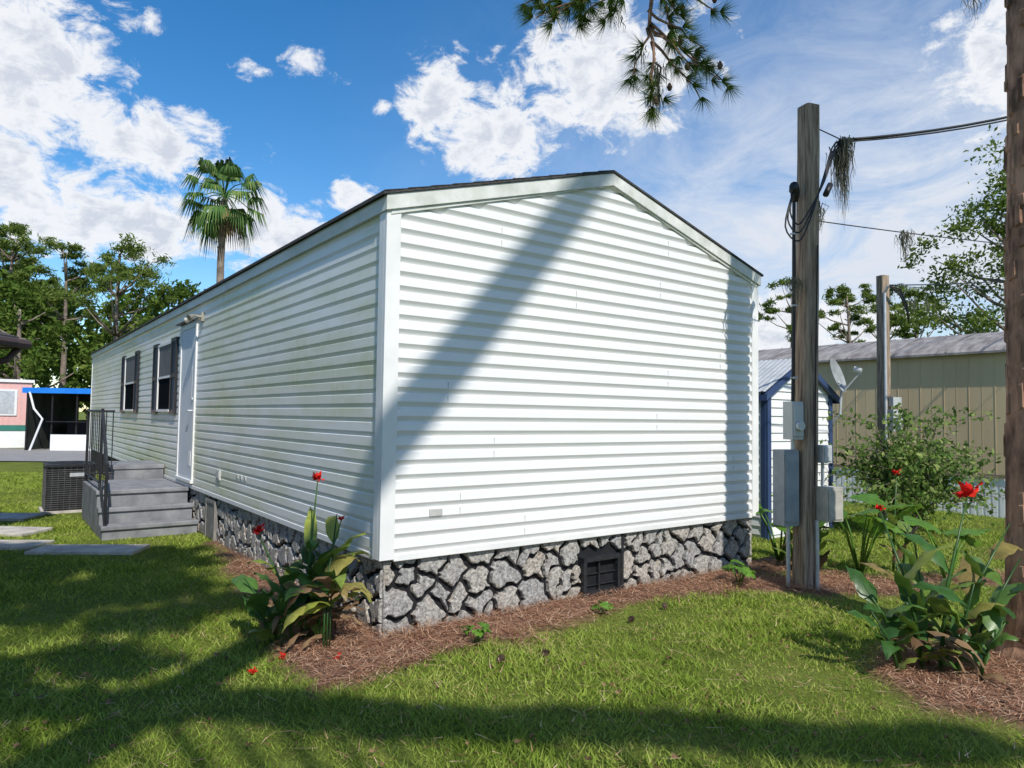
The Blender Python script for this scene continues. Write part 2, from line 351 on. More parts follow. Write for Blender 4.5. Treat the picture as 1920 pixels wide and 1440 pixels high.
while z<ZE+.4:
    if i%2==0:
        a=rs.uniform(.4,W-.4)
        if z+2*P<ZE+SLP*min(a,W-a): mb.box(a,a+.003,-.0295,-.014,z+P*.42,z+P*.9); mb.box(a,a+.003,-.0295,-.014,z+P*1.42,z+P*1.9)
        for q in range(4):
            s=rs.uniform(.4,17)
            if z<ZE-.25 and not(5.6<s<9.1 or 10.3<s<12.8): mb.box(-.0145,-.009,s,s+.003,z+P*.3,z+P*.9); mb.box(-.0145,-.009,s,s+.003,z+P*1.3,z+P*1.9)
    z+=P;i+=1
mb.build('siding_seams',[M_seam],HM)
mb=MB()
mb.box(-.032,.085,-.036,.0,Z0-.03,ZE-.02); mb.box(-.032,.0,.0,.085,Z0-.03,ZE-.02)
mb.box(W-.085,W+.028,-.036,0,Z0-.03,ZE-.02); mb.box(W,W+.028,0,.085,Z0-.03,ZE-.02)
mb.box(.085,W-.085,-.031,-.001,Z0-.045,Z0+.004)
mb.box(-.020,-.001,.085,LN,Z0-.045,Z0+.004); mb.box(-.025,0,LN-.08,LN,Z0+.004,ZE-.02)
mb.build('corner_trim',[M_trim],HM,bevel=.004)
mb=MB(); H=.115
zb=ZE+.055; zt=zb+SLP*(W/2+.045)
mb.prism([(-.045,zb-H),(W/2,zt-H),(W/2,zt),(-.045,zb)],-.058,-.012,0)
mb.prism([(W/2,zt-H),(W+.045,zb-H),(W+.045,zb),(W/2,zt)],-.058,-.012,0)
mb.prism([(.0,zb-H-.022),(W/2,zt-H-.008),(W/2,zt-H+.001),(-.0,zb-H+.014)],-.042,-.012,0)
mb.prism([(W/2,zt-H-.008),(W,zb-H-.022),(W,zb-H+.014),(W/2,zt-H+.001)],-.042,-.012,0)
mb.box(-.045,-.012,-.012,LN+.03,zb-H+.0,zb-.004,0); mb.box(W+.012,W+.045,-.012,LN+.03,zb-H,zb-.004,0)
mb.build('fascia',[M_fasc],HM,bevel=.003)
mb=MB()
mb.prism([(-.075,zb+.002-.03*SLP),(W/2,zt+.002),(W/2,zt+.022),(-.075,zb+.022-.03*SLP)],-.07,LN+.06,0)
mb.prism([(W/2,zt+.002),(W+.075,zb+.002-.03*SLP),(W+.075,zb+.022-.03*SLP),(W/2,zt+.022)],-.07,LN+.06,0)
for k in range(12):
    f=k/12; xa=-.07+f*(W/2+.06); xb=xa+.19; za=zb+SLP*(xa+.045)+.024
    mb.prism([(xa,za),(xb,za+SLP*.19-.002),(xb,za+SLP*.19+.001),(xa,za+.007)],-.074,LN+.062,0)
mb.build('roof',[M_roof],HM)
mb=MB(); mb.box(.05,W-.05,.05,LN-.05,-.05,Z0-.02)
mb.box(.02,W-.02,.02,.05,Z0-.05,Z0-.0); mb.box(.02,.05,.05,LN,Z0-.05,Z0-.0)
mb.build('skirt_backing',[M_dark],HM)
def clip(poly,nx_,ny_,d):
    out=[]
    for i in range(len(poly)):
        p,q=poly[i],poly[(i+1)%len(poly)]; dp=p[0]*nx_+p[1]*ny_-d; dq=q[0]*nx_+q[1]*ny_-d
        if dp<=0: out.append(p)
        if (dp<0)!=(dq<0) and abs(dp-dq)>1e-9:
            k=dp/(dp-dq); out.append((p[0]+(q[0]-p[0])*k,p[1]+(q[1]-p[1])*k))
    return out
def stones(length,H,seed,holes=[]):
    r=random.Random(seed); pts=[]
    tries=0
    while tries<6000:
        tries+=1; p=(r.uniform(0,length),r.uniform(-.03,H+.03)); rr=.165+.06*math.sin(p[0]*5.1+p[1]*9)
        if all((p[0]-q[0])**2+((p[1]-q[1])/1.35)**2>rr**2 for q in pts): pts.append(p)
    polys=[]
    for i,p in enumerate(pts):
        if any(h[0]-.02<p[0]<h[1]+.02 and p[1]<h[2] for h in holes): continue
        poly=[(0.0,0.0),(length,0.0),(length,H),(0.0,H)]
        for j,q in enumerate(pts):
            if i==j or abs(p[0]-q[0])>.9: continue
            dx,dy=q[0]-p[0],q[1]-p[1]; d=math.hypot(dx,dy); nx_,ny_=dx/d,dy/d
            poly=clip(poly,nx_,ny_,(p[0]*nx_+p[1]*ny_)+d/2)
            if len(poly)<3: break
        for (h0,h1,hz) in holes:
            if p[0]<h0: poly=clip(poly,1,0,h0)
            elif p[0]>h1: poly=clip(poly,-1,0,-h1)
            else: poly=clip(poly,0,-1,-hz)
            if len(poly)<3: break
        if len(poly)<3: continue
        pp=[]
        for k in range(len(poly)):
            a,b=poly[k],poly[(k+1)%len(poly)]; dl=math.hypot(b[0]-a[0],b[1]-a[1]); n=max(1,int(dl/.028))
            for q in range(n): pp.append((a[0]+(b[0]-a[0])*q/n,a[1]+(b[1]-a[1])*q/n))
        cx=sum(q[0] for q in pp)/len(pp); cy=sum(q[1] for q in pp)/len(pp)
        def warp(q):
            return (q[0]+.018*math.sin(q[1]*31+q[0]*9)+.006*math.sin(q[1]*90),q[1]+.018*math.sin(q[0]*27+q[1]*7)+.006*math.sin(q[0]*85))
        def ins(q,g):
            dx,dy=cx-q[0],cy-q[1]; d=math.hypot(dx,dy)+1e-6; k=min(g/d,.6)
            return (q[0]+dx*k,q[1]+dy*k)
        e0=[]
        for q in pp:
            edge=q[1]<.001 or q[1]>H-.001 or q[0]<.001 or q[0]>length-.001
            w_=ins(q if edge else warp(q),.008 if edge else .025); e0.append((w_[0]+r.uniform(-.004,.004),w_[1]+r.uniform(-.004,.004)))
        polys.append((e0,[ins(q,.005) for q in e0],[ins(q,.014) for q in e0],(cx,cy),r.uniform(.036,.042)))
    return polys
def add_stones(mb,polys,fn):
    for o0,o1,o2,c,h in polys:
        n=len(o0); tx,tz=random.uniform(-.03,.03),random.uniform(-.03,.03)
        vs=[fn(x,0,z) for x,z in o0]+[fn(x,h*.86,z) for x,z in o1]+[fn(x,h+(x-c[0])*tx+(z-c[1])*tz+random.uniform(-.0012,.0012),z) for x,z in o2]+[fn(c[0],h,c[1])]
        fs=[]
        for k in range(n):
            k2=(k+1)%n; fs+=[(k,k2,n+k2,n+k),(n+k,n+k2,2*n+k2,2*n+k),(2*n+k,2*n+k2,3*n)]
        mb.add(vs,fs)
VA0,VA1=1.93,2.38
mb=MB(); add_stones(mb,stones(W-.04,.555,11,[(VA0-.01,VA1+.01,.38)]),lambda x,d,z:(.02+x,.048-d,z)); mb.build('stone_skirt_end',[M_stone],HM)
mb=MB(); add_stones(mb,stones(8.5,.555,12,[(4.55,5.05,.5)]),lambda x,d,z:(.048-d,.02+x,z)); mb.build('stone_skirt_side',[M_stone],HM)
mb=MB()
v0,v1=VA0,VA1; mb.box(v0,v1,-.03,.05,.33,.37,0); mb.box(v0,v1,-.03,.05,.03,.07,0); mb.box(v0,v0+.035,-.03,.05,.07,.33,0); mb.box(v1-.035,v1,-.03,.05,.07,.33,0)
mb.box(v0+.2,v0+.215,-.005,.02,.07,.33,0); mb.box(v0+.035,v1-.035,.03,.045,.07,.33,1)
for k in range(2): mb.box(v0+.035,v0+.2,.01,.02,.11+k*.1,.12+k*.1,0); mb.box(v0+.215,v1-.035,.01,.02,.11+k*.1,.12+k*.1,0)
mb.box(2.42,2.45,.0,.03,.0,.56,0)
mb.build('crawlspace_vent',[M_blk,M_dark],HM)
mb=MB(); mb.box(-.01,.03,4.57,5.03,.02,.5,0); mb.box(-.02,-.01,4.57,4.61,.02,.5,0); mb.box(-.02,-.01,4.99,5.03,.02,.5,0); mb.box(-.02,-.01,4.61,4.99,.46,.5,0)
mb.build('access_panel',[nmat('access_panel_grey',(.17,.16,.15),(.28,.26,.24),5,.8)],HM)
mb=MB(); mb.box(.37,.48,-.036,-.012,.85,.90,0); mb.build('end_wall_label_plate',[nmat('plate',(.4,.4,.38),(.55,.55,.53),9,.5)],HM)
mb=MB(); d0,d1=5.78,6.78
mb.box(-.035,-.002,d0,d0+.06,.66,2.88,1); mb.box(-.035,-.002,d1-.06,d1,.66,2.88,1); mb.box(-.035,-.002,d0+.06,d1-.06,2.80,2.88,1); mb.box(-.05,-.002,d0+.0,d1-.0,.62,.66,1)
mb.box(-.022,-.002,d0+.06,d1-.06,.66,2.80,0)
mb.box(-.027,-.022,d0+.2,d0+.24,1.75,2.25,2); mb.box(-.027,-.022,d0+.15,d0+.29,.85,1.05,1)
mb.tube([(-.022,d0+.14,1.62),(-.075,d0+.14,1.62),(-.075,d0+.24,1.62)],.012,8,2); mb.tube([(-.022,d0+.14,1.78),(-.04,d0+.14,1.78)],.025,10,2)
mb.box(-.10,-.002,d0-.06,d1+.06,2.89,2.905,3)
mb.build('entry_door',[M_door,M_trim,M_steel,M_brown],HM)
mb=MB(); mb.box(-.05,-.01,5.45,5.57,2.83,2.95,0); mb.tube([(-.05,5.51,2.89),(-.13,5.50,2.9),(-.2,5.47,2.86)],[.02,.02,.045],10,0); mb.tube([(-.05,5.51,2.86),(-.13,5.6,2.87),(-.2,5.65,2.84)],[.02,.02,.045],10,0)
mb.build('porch_light',[nmat('lamp_metal',(.35,.33,.28),(.5,.47,.4),9,.4,.5)],HM,smooth=False)
def window(c0,c1,zb_,zt_):
    mb=MB(); sh=.40; w0,w1=c0+sh,c1-sh
    for a,b_ in ((w0,w0+.04),(w1-.04,w1)): mb.box(-.040,-.002,a,b_,zb_,zt_,0)
    mb.box(-.040,-.002,w0+.04,w1-.04,zt_-.04,zt_,0); mb.box(-.050,-.002,w0+.04,w1-.04,zb_,zb_+.04,0)
    mb.box(-.034,-.002,w0+.04,w1-.04,(zb_+zt_)/2-.018,(zb_+zt_)/2+.018,0)
    mb.box(-.018,-.002,w0+.04,w1-.04,zb_+.04,(zb_+zt_)/2-.018,1); mb.box(-.024,-.002,w0+.04,w1-.04,(zb_+zt_)/2+.018,zt_-.04,3)
    for a,b_ in ((c0,w0-.01),(w1+.01,c1)):
        mb.box(-.028,-.002,a,b_,zb_-.03,zt_+.03,2)
        for q0,q1 in ((a,a+.05),(b_-.05,b_)): mb.box(-.05,-.028,q0,q1,zb_-.03,zt_+.03,2)
        for q0,q1 in ((zb_-.03,zb_+.03),(zt_-.03,zt_+.03),((zb_+zt_)/2-.03,(zb_+zt_)/2+.03)): mb.box(-.05,-.028,a+.05,b_-.05,q0,q1,2)
        z=zb_+.04
        while z<zt_-.05:
            if abs(z+.01-(zb_+zt_)/2)>.045: mb.add([(-.03,a+.05,z+.025),(-.046,a+.05,z),(-.046,b_-.05,z),(-.03,b_-.05,z+.025)],[(0,1,2,3)],2)
            z+=.033
    mb.build('window',[M_trim,M_glass,M_blk,M_blind],HM)
window(7.0,8.9,1.60,2.72); window(10.45,12.55,1.60,2.74)
mb=MB(); mb.box(-.03,-.01,4.35,4.5,.78,.9,0); mb.box(-.035,-.03,4.38,4.47,.80,.88,0)
for s in (3.6,3.45,3.3): mb.box(-.02,-.01,s,s+.06,.86,.9,0)
mb.build('wall_vents',[nmat('vent_plastic',(.45,.45,.43),(.55,.55,.53),9,.5)],HM)
# ---------------------------------------------------------------- steps + railing
ST=empty('concrete_steps',(OX,OY,0),th)
mb=MB(); x0,x1=-1.13,-.03
mb.box(x0,x1,5.35,5.67,0,.17); mb.box(x0,x1,5.67,5.97,0,.355); mb.box(x0,x1,5.97,7.7,0,.55)
for y_,z_ in ((5.35,.17),(5.67,.355),(5.97,.55)): mb.box(x0-.015,x1+.01,y_-.03,y_+.05,z_-.045,z_+.012)
mb.build('steps',[M_conc],ST,bevel=.012)
mb=MB(); mb.box(-.72,-.03,7.72,8.8,0,.74); mb.box(-.74,-.02,7.70,8.82,.70,.765); mb.build('upper_landing',[M_conc],ST,bevel=.01)
RL=empty('hand_railing',(OX,OY,0),th)
mb=MB(); xr=-1.10
top=[(5.38,.92),(6.0,1.60),(7.65,1.60)]; bot=[(5.38,.22),(6.0,.66),(7.65,.66)]
for P_ in (top,bot):
    mb.tube([(xr,s,z) for s,z in P_],.016 if P_ is bot else .02,6)
def lerp(P_,s):
    for (a,za),(b_,zb_) in zip(P_,P_[1:]):
        if a<=s<=b_+1e-6: return za+(zb_-za)*(s-a)/(b_-a)
    return P_[-1][1]
s=5.5
while s<7.6: mb.tube([(xr,s,lerp(bot,s)),(xr,s,lerp(top,s))],.006,5); s+=.2
for s,zb_ in ((5.38,0.0),(6.0,.5),(7.65,.5)): mb.tube([(xr,s,zb_),(xr,s,lerp(top,s)+.03)],.02,6)
mb.tube([(xr,7.65,1.60),(-.75,7.66,1.60)],.018,6); mb.tube([(xr,7.65,.66),(-.75,7.66,.66)],.014,6)
for k in range(4): mb.tube([(xr+.09*k+.06,7.655,.66),(xr+.09*k+.06,7.655,1.60)],.008,5)
mb.build('railing_bars',[M_blk],RL)
# ---------------------------------------------------------------- AC unit
ac=empty('air_conditioner_unit',(-7.05,11.3,0),rad(36.5)); ac.scale=(.88,.88,.95)
mb=MB(); mb.box(-.42,.42,-.42,.42,0,.05,1)
mb.box(-.33,.33,-.33,.33,.05,.74,2)
for z in np.arange(.08,.76,.035): 
    for a,b_,c,d in ((-.37,.37,-.37,-.36),(-.37,.37,.36,.37),(-.37,-.36,-.36,.36),(.36,.37,-.36,.36)): mb.box(a,b_,c,d,z,z+.012,4)
for k in range(9):
    q=-.37+.0925*k-.006
    for y_ in (-.378,.37): mb.box(q,q+.008,y_,y_+.008,.05,.76,4)
    for x_ in (-.378,.37): mb.box(x_,x_+.008,q,q+.008,.05,.76,4)
mb.box(-.385,.385,-.385,.385,.76,.80,0)
for rr in (.09,.15,.21,.27,.33): mb.tube([(rr*math.cos(a),rr*math.sin(a),.815) for a in np.linspace(0,2*math.pi,25)],.005,4,0)
mb.box(-.02,.2,-.384,-.379,.60,.66,3)
mb.build('cabinet',[M_blk,M_slab,M_dark,M_steel,nmat('ac_grille',(.05,.052,.055),(.09,.092,.095),9,.5)],ac)
# ---------------------------------------------------------------- utility poles, meters, wires
def moss(mbname,parent,anchors,n,lmin,lmax,spread):
    cs=[];F_=[]
    for (p,k) in anchors:
        for i in range(int(n*k)):
            q=Vector(p)+Vector((random.gauss(0,spread),random.gauss(0,spread),random.uniform(-.03,.03)))
            ll=random.uniform(lmin,lmax)*k*(1-.6*min(1,math.hypot(q.x-p[0],q.y-p[1])/(spread*2.5))); w_=random.uniform(.003,.007); sg=4; b0=len(cs); a=random.uniform(0,6.28)
            for j in range(sg+1):
                f=j/sg; o_=Vector((random.gauss(0,.012),random.gauss(0,.012),-ll*f)); ww=w_*(1-f*.8)
                cs.append(q+o_+Vector((math.cos(a)*ww,math.sin(a)*ww,0))); cs.append(q+o_-Vector((math.cos(a)*ww,math.sin(a)*ww,0)))
            for j in range(sg): F_.append((b0+2*j,b0+2*j+1,b0+2*j+3,b0+2*j+2))
    return np_obj(mbname,cs,F_,M_moss,parent)
RP=rad(20)
UP=empty('utility_pole',(PO[0],PO[1],0),RP)
def sqpole(mb,h,w0,w1,lean):
    lv=[]; n=10; c=.018
    for i in range(n+1):
        z=h*i/n; w=w0+(w1-w0)*i/n; ox=lean*i/n; j=.003*math.sin(i*2.3)
        ring=[(-w,-w+c),(-w+c,-w),(w-c,-w),(w,-w+c),(w,w-c),(w-c,w),(-w+c,w),(-w,w-c)]
        lv+=[(x+ox+j,y,z) for x,y in ring]
    fs=[]
    for i in range(n):
        for k in range(8): fs.append((i*8+k,i*8+(k+1)%8,(i+1)*8+(k+1)%8,(i+1)*8+k))
    fs.append([n*8+k for k in range(8)]); mb.add(lv,fs,0)
mb=MB(); sqpole(mb,4.70,.088,.080,.08); mb.build('post',[M_wood],UP)
mb=MB()
mb.box(-.225,-.095,-.10,.03,1.42,1.78,0); mb.box(-.215,-.105,-.115,-.10,1.45,1.75,0); mb.tube([(-.16,-.115,1.55),(-.16,-.15,1.55)],.045,14,1)
mb.box(-.27,-.095,-.04,.12,.60,1.32,2); mb.box(-.26,-.105,-.052,-.04,.64,1.28,2)
mb.box(.085,.19,-.16,-.03,1.20,1.37,1); mb.box(.095,.18,-.17,-.16,1.22,1.35,1)
mb.box(.05,.24,-.24,-.10,.66,.98,3); mb.box(.065,.225,-.252,-.24,.68,.96,3)
mb.tube([(.05,-.112,.0),(.05,-.112,.66)],.018,8,1); mb.tube([(.14,-.09,.98),(.14,-.09,1.2)],.016,8,1); mb.tube([(-.15,.05,0),(-.15,.05,.60)],.02,8,1)
mb.tube([(-.13,0,1.78),(-.115,0,2.6),(-.105,0,3.75)],.018,8,4); mb.tube([(-.16,-.03,1.32),(-.16,-.03,1.42)],.02,8,1)
mb.tube([(.03,-.106,.98),(.05,-.106,2.2),(.09,-.098,3.3)],.008,6,4)
for z in (2.0,2.7,3.4): mb.box(-.14,-.085,-.02,.02,z,z+.02,1)
mb.build('meter_boxes',[M_mbox,M_steel,M_mdk,nmat('weathered_box',(.3,.29,.25),(.45,.43,.38),8,.7),M_wire],UP,bevel=.005)
mb=MB(); mb.tube([(-.10,0,3.73),(-.10,-.01,3.82),(-.15,-.05,3.86),(-.18,-.06,3.80)],[.035,.045,.045,.03],10,0)
for k in range(3):
    q=[(-.17,-.06,3.80),(-.24-.03*k,-.10,3.58-.07*k),(-.18,-.14,3.46-.08*k),(-.05,-.15,3.62-.05*k),(.12,-.15,3.9+.03*k),(.3,-.08,4.2+.05*k),(.48,-.02,4.42)]
    pp=[]
    for i in range(len(q)-1):
        a_m=q[max(0,i-1)]; b_m=q[i]; c_m=q[i+1]; d_m=q[min(len(q)-1,i+2)]
        for f in (0,.25,.5,.75):
            pp.append([.5*((2*b_m[c])+(-a_m[c]+c_m[c])*f+(2*a_m[c]-5*b_m[c]+4*c_m[c]-d_m[c])*f*f+(-a_m[c]+3*b_m[c]-3*c_m[c]+d_m[c])*f**3) for c in range(3)])
    pp.append(q[-1]); mb.tube(pp,.008,6,0)
mb.tube([(.14,-.15,3.78),(.22,-.13,3.9)],.028,8,0); mb.tube([(.1,-.0,4.52),(.48,-.02,4.42)],.006,5,0)
mb.build('weatherhead_cables',[M_wire],UP,smooth=True)
up_m=Matrix.Translation((PO[0],PO[1],0))@Matrix.Rotation(RP,4,'Z')
wires=empty('overhead_wires')
def cat(a,b,sag,n=24): 
    a,b=Vector(a),Vector(b); return [a.lerp(b,i/n)-Vector((0,0,sag*4*(i/n)*(1-i/n))) for i in range(n+1)]
p0=up_m@Vector((.48,-.02,4.42))
mb=MB(); mb.tube(cat(p0,(12,9,8.3),.6),.014,6); mb.tube(cat(p0+Vector((0,0,-.02)),(12,9,8.32),.63),.009,5)
p1=up_m@Vector((.12,0,3.57)); mb.tube(cat(p1,(16,14,5.2),.22),.006,5)
p2=Vector((6.15,11.5,3.85)); mb.tube(cat(p2,(16,16,5.8),.25),.010,5); mb.tube(cat(p2,(16,16.1,5.7),.4),.006,5)
mb.tube(cat((-30,38,7.0),(-8,34,6.6),.4),.015,4); mb.tube(cat((-30,38,6.3),(-8,34,5.9),.4),.015,4)
mb.build('wires',[M_wire],wires,smooth=True)
def onw(a,b,sag,f): return cat(a,b,sag,100)[int(f*100)]
SM=empty('spanish_moss')
moss('hanging_moss',SM,[((p0.x+.02,p0.y,p0.z-.0),1.0),((p0.x-.05,p0.y,p0.z-.1),.7),(tuple(onw(p1,(16,14,5.2),.22,.10)),.45),(tuple(up_m@Vector((-.14,-.06,2.95))),.35),(tuple(up_m@Vector((.14,-.05,3.7))),.4)],120,.5,1.05,.035)
UP2=empty('utility_pole',(6.08,11.5,0),RP)
mb=MB(); sqpole(mb,4.0,.085,.075,.0); mb.build('post',[M_wood],UP2)
mb=MB(); mb.box(-.02,.18,-.20,-.09,1.45,1.80,0); mb.tube([(.08,-.20,1.62),(.08,-.27,1.62)],.08,16,1); mb.box(-.0,.18,-.18,-.09,1.85,2.0,0)
mb.tube([(-.07,-.10,0),(-.07,-.10,3.7),(-.07,-.18,3.8)],.02,8,1)
for k in range(3):
    mb.tube([(-.07,-.18,3.8),(.1,-.25,3.75-.05*k),(.3,-.2,3.5-.06*k),(.45,-.1,3.35-.05*k),(.5,0,3.6),(.2,0,3.85)],.012,6,2)
mb.build('meter_boxes',[M_mbox,M_steel,M_wire],UP2)
moss('hanging_moss',SM,[((6.5,11.4,3.6),.35),((6.75,11.4,3.55),.3)],60,.4,.9,.04)
# ---------------------------------------------------------------- shed
SH=empty('garden_shed',(4.75,10.5,0),th)
mb=MB(); Ws=1.62; Ls=2.2; ze=1.98; za=2.42
mb.prism([(-Ws,0),(0,0),(0,ze),(-Ws/2,za),(-Ws,ze)],0,Ls,0)
z=.05
while z<ze: 
    mb.add([(-Ws+.08,-.018,z),(-.08,-.018,z),(-.08,-.003,z+.1),(-Ws+.08,-.003,z+.1),(-Ws+.08,-.003,z),(-.08,-.003,z)],[(0,1,2,3),(4,5,1,0)],0)
    mb.add([(-Ws-.018,0.08,z),(-Ws-.018,Ls,z),(-Ws-.003,Ls,z+.1),(-Ws-.003,.08,z+.1)],[(1,0,3,2)],0)
    z+=.115
for k in range(3):
    z=ze+.02+k*.115; hwid=Ws/2*(za-z)/(za-ze)-.05
    if hwid>0: mb.add([(-Ws/2-hwid,-.018,z),(-Ws/2+hwid,-.018,z),(-Ws/2+hwid-.06,-.003,z+.09),(-Ws/2-hwid+.06,-.003,z+.09)],[(0,1,2,3)],0)
mb.build('walls',[M_end],SH)
mb=MB()
mb.box(-.07,.012,-.03,-.0,0,ze,0); mb.box(-Ws-.012,-Ws+.07,-.03,0,0,ze,0); mb.box(.0,.02,0,.07,0,ze,0); mb.box(-Ws-.02,-Ws,0,.07,0,ze,0)
mb.prism([(-Ws-.12,ze-.12),(-Ws/2,za-.02),(-Ws/2,za+.06),(-Ws-.12,ze-.03)],-.09,-.05,0); mb.prism([(-Ws/2,za-.02),(.12,ze-.12),(.12,ze-.03),(-Ws/2,za+.06)],-.09,-.05,0)
mb.box(-Ws-.12,-Ws-.09,-.05,Ls,ze-.12,ze-.04,0); mb.box(.09,.12,-.05,Ls,ze-.12,ze-.04,0)
mb.build('blue_trim',[M_blue],SH)
mb=MB()
n=int((Ls+.1)/.04); sl_=(za-ze)/(Ws/2)
for sgn in (-1,1):
    vs=[];fs=[]
    for i in range(n+1):
        y_=-.06+i*.04; dz=.012 if i%2 else 0
        xe=-Ws/2+sgn*(Ws/2+.12); vs+=[(-Ws/2,y_,za+.065+dz),(xe,y_,za+.065-sl_*(Ws/2+.12)+dz)]
    for i in range(n): fs.append((2*i,2*i+1,2*i+3,2*i+2))
    mb.add(vs,fs,0)
mb.build('roof',[M_corr],SH)
SD=empty('satellite_dish',(4.86,10.42,0))
mb=MB(); mb.tube([(-.10,.10,1.55),(.0,0,1.7),(.02,0,2.05),(-.02,0,2.2)],.018,8,0); mb.build('mast',[M_steel],SD)
vs=[];fs=[];nr,na=6,28; c=Vector((-.05,-.06,2.28)); nrm=Vector((.68,-.66,.32)).normalized(); e1=nrm.cross(Vector((0,0,1))).normalized(); e2=nrm.cross(e1)
vs.append(c-nrm*.06)
for i in range(1,nr+1):
    for k in range(na):
        a=2*math.pi*k/na; r_=i/nr; vs.append(c+e1*math.cos(a)*.22*r_+e2*math.sin(a)*.27*r_+nrm*(.06*r_*r_-.06))
for k in range(na): fs.append((0,1+k,1+(k+1)%na))
for i in range(nr-1):
    for k in range(na): fs.append((1+i*na+k,1+(i+1)*na+k,1+(i+1)*na+(k+1)%na,1+i*na+(k+1)%na))
mb=MB(); mb.add(vs,fs,0); mb.build('reflector',[nmat('dish_paint',(.22,.23,.23),(.32,.33,.33),8,.5)],SD,smooth=True)
mb=MB(); tip=c+nrm*.34-Vector((0,0,.06)); mb.tube([c-e2*-.25,tip],.012,6,0); mb.tube([tip,tip+Vector((-.08,.06,.03))],[.035,.045],10,0); mb.tube([c+e2*.1-nrm*.03,(4.84-4.86,0,2.12)],.015,6,0); mb.build('feed_arm',[M_mbox],SD)
# ---------------------------------------------------------------- beige mobile home
o_=Vector((8.5,11.7,0))-Vv*4
BH=empty('beige_mobile_home',tuple(o_),th); LB=21
mb=MB(); mb.box(0,3.7,0,LB,.70,2.86,0)
s=0.0
while s<LB: mb.box(-.005,0,s,s+.010,.71,2.85,0); mb.box(-.003,0,s+.2,s+.205,.71,2.85,0); s+=.4
mb.box(-.03,-.014,0,LB,.67,.73,1); mb.build('walls',[M_beige,nmat('brown_trim',(.2,.16,.11),(.26,.2,.14),4,.6)],BH)
mb=MB(); mb.box(.012,3.67,.03,LB-.03,0,.70,0); s=0
while s<LB: mb.box(.0,.012,s,s+.07,0,.67,0); s+=.11
mb.build('skirting',[M_skw],BH)
mb=MB(); pr=[(-.12,2.84),(.0,2.93),(.5,3.12),(1.2,3.30),(1.85,3.36),(2.5,3.30),(3.2,3.12),(3.7,2.93),(3.82,2.84)]
mb.prism([(-.12,2.80)]+pr+[(3.82,2.80)],-.1,LB+.1,0)
s=.6
while s<LB:
    for (xa,za_),(xb,zb_) in zip(pr[:-1],pr[1:]): mb.add([(xa,s,za_+.02),(xb,s,zb_+.02),(xb,s+.03,zb_+.02),(xa,s+.03,za_+.02)],[(0,1,2,3)],0)
    s+=.9
for f in mb.f: f.reverse()
mb.build('roof',[M_broof],BH)
# ---------------------------------------------------------------- left neighbours
NB=empty('neighbor_house',(-5.98,8.6,0),0)
mb=MB(); mb.box(-7,-.0,-9,-.0,2.36,2.44,0)
mb.prism([(-7,2.44),(0,2.44),(0,2.48),(-3.5,3.4),(-7,2.48)],-9,-.1,1)
mb.tube([(.02,-9,2.40),(.02,.02,2.40)],.06,8,0); mb.tube([(.02,.02,2.40),(-7,.02,2.40)],.06,8,0)
mb.tube([(-.05,-.02,2.36),(-.12,-.12,2.2),(-.5,-.5,2.0),(-.83,-.72,1.85),(-.83,-.75,0)],.04,8,0)
mb.build('roof',[M_brown,M_roof],NB)
mb=MB(); mb.box(-6.3,-.9,-8.5,-.8,0,2.36,0); mb.build('walls',[M_beige],NB)
PB=empty('pink_house',(-20.45,30.0,0),rad(36))
mb=MB(); mb.box(-9,0,0,8,.95,2.75,0); mb.box(-9.01,0.01,-.01,8,.72,.95,1); mb.box(-9,.0,.02,8,0,.72,2); mb.box(-9.1,.08,-.08,8,2.75,2.87,3)
for k in range(45): mb.box(-9+.2*k,-8.98+.2*k,-.02,0,.95,2.75,0)
mb.box(-1.5,-.5,-.05,-.021,1.35,2.45,3); mb.box(-1.4,-.6,-.06,-.05,1.42,2.38,4)
mb.build('walls',[M_pink,M_teal,M_skw,M_trim,M_steel],PB)
CP=empty('carport',(-18.9,27.5,0),rad(8))
M_cpshade=nmat('carport_painted_shade',(.03,.035,.033),(.055,.06,.055),2,.9,spec=.05)  # near-black wall colour stands in for the shade inside the carport
mb=MB(); mb.box(-.1,4.6,-.1,4.5,2.36,2.44,1); mb.box(-.14,4.64,-.14,-.1,2.26,2.47,0); mb.box(-.14,-.10,-.1,4.5,2.26,2.47,0)
for x in (0.0,.9,1.8,2.7,3.6,4.5): mb.tube([(x,0,0),(x,0,2.36)],.035,6,2)
mb.tube([(.75,-.1,1.15),(4.5,-.1,1.15)],.025,6,2)
mb.tube([(.20,-.12,0),(.62,-.12,1.25),(.30,-.12,1.65),(.12,-.12,2.3)],.04,6,1)
mb.box(.9,4.5,-.03,.03,0,.65,1)
for k in range(24): mb.box(.9+.15*k,.95+.15*k,-.05,-.03,0,.65,1)
mb.box(-.05,4.5,4.3,4.4,0,1.0,3); mb.box(-.05,4.5,4.3,4.4,2.0,2.36,3); mb.box(-.05,.0,.1,4.3,0,2.36,3); mb.box(.8,1.9,1.5,3.6,.0,1.2,2)
mb.build('structure',[M_bawn,M_skw,M_dark,M_cpshade],CP)
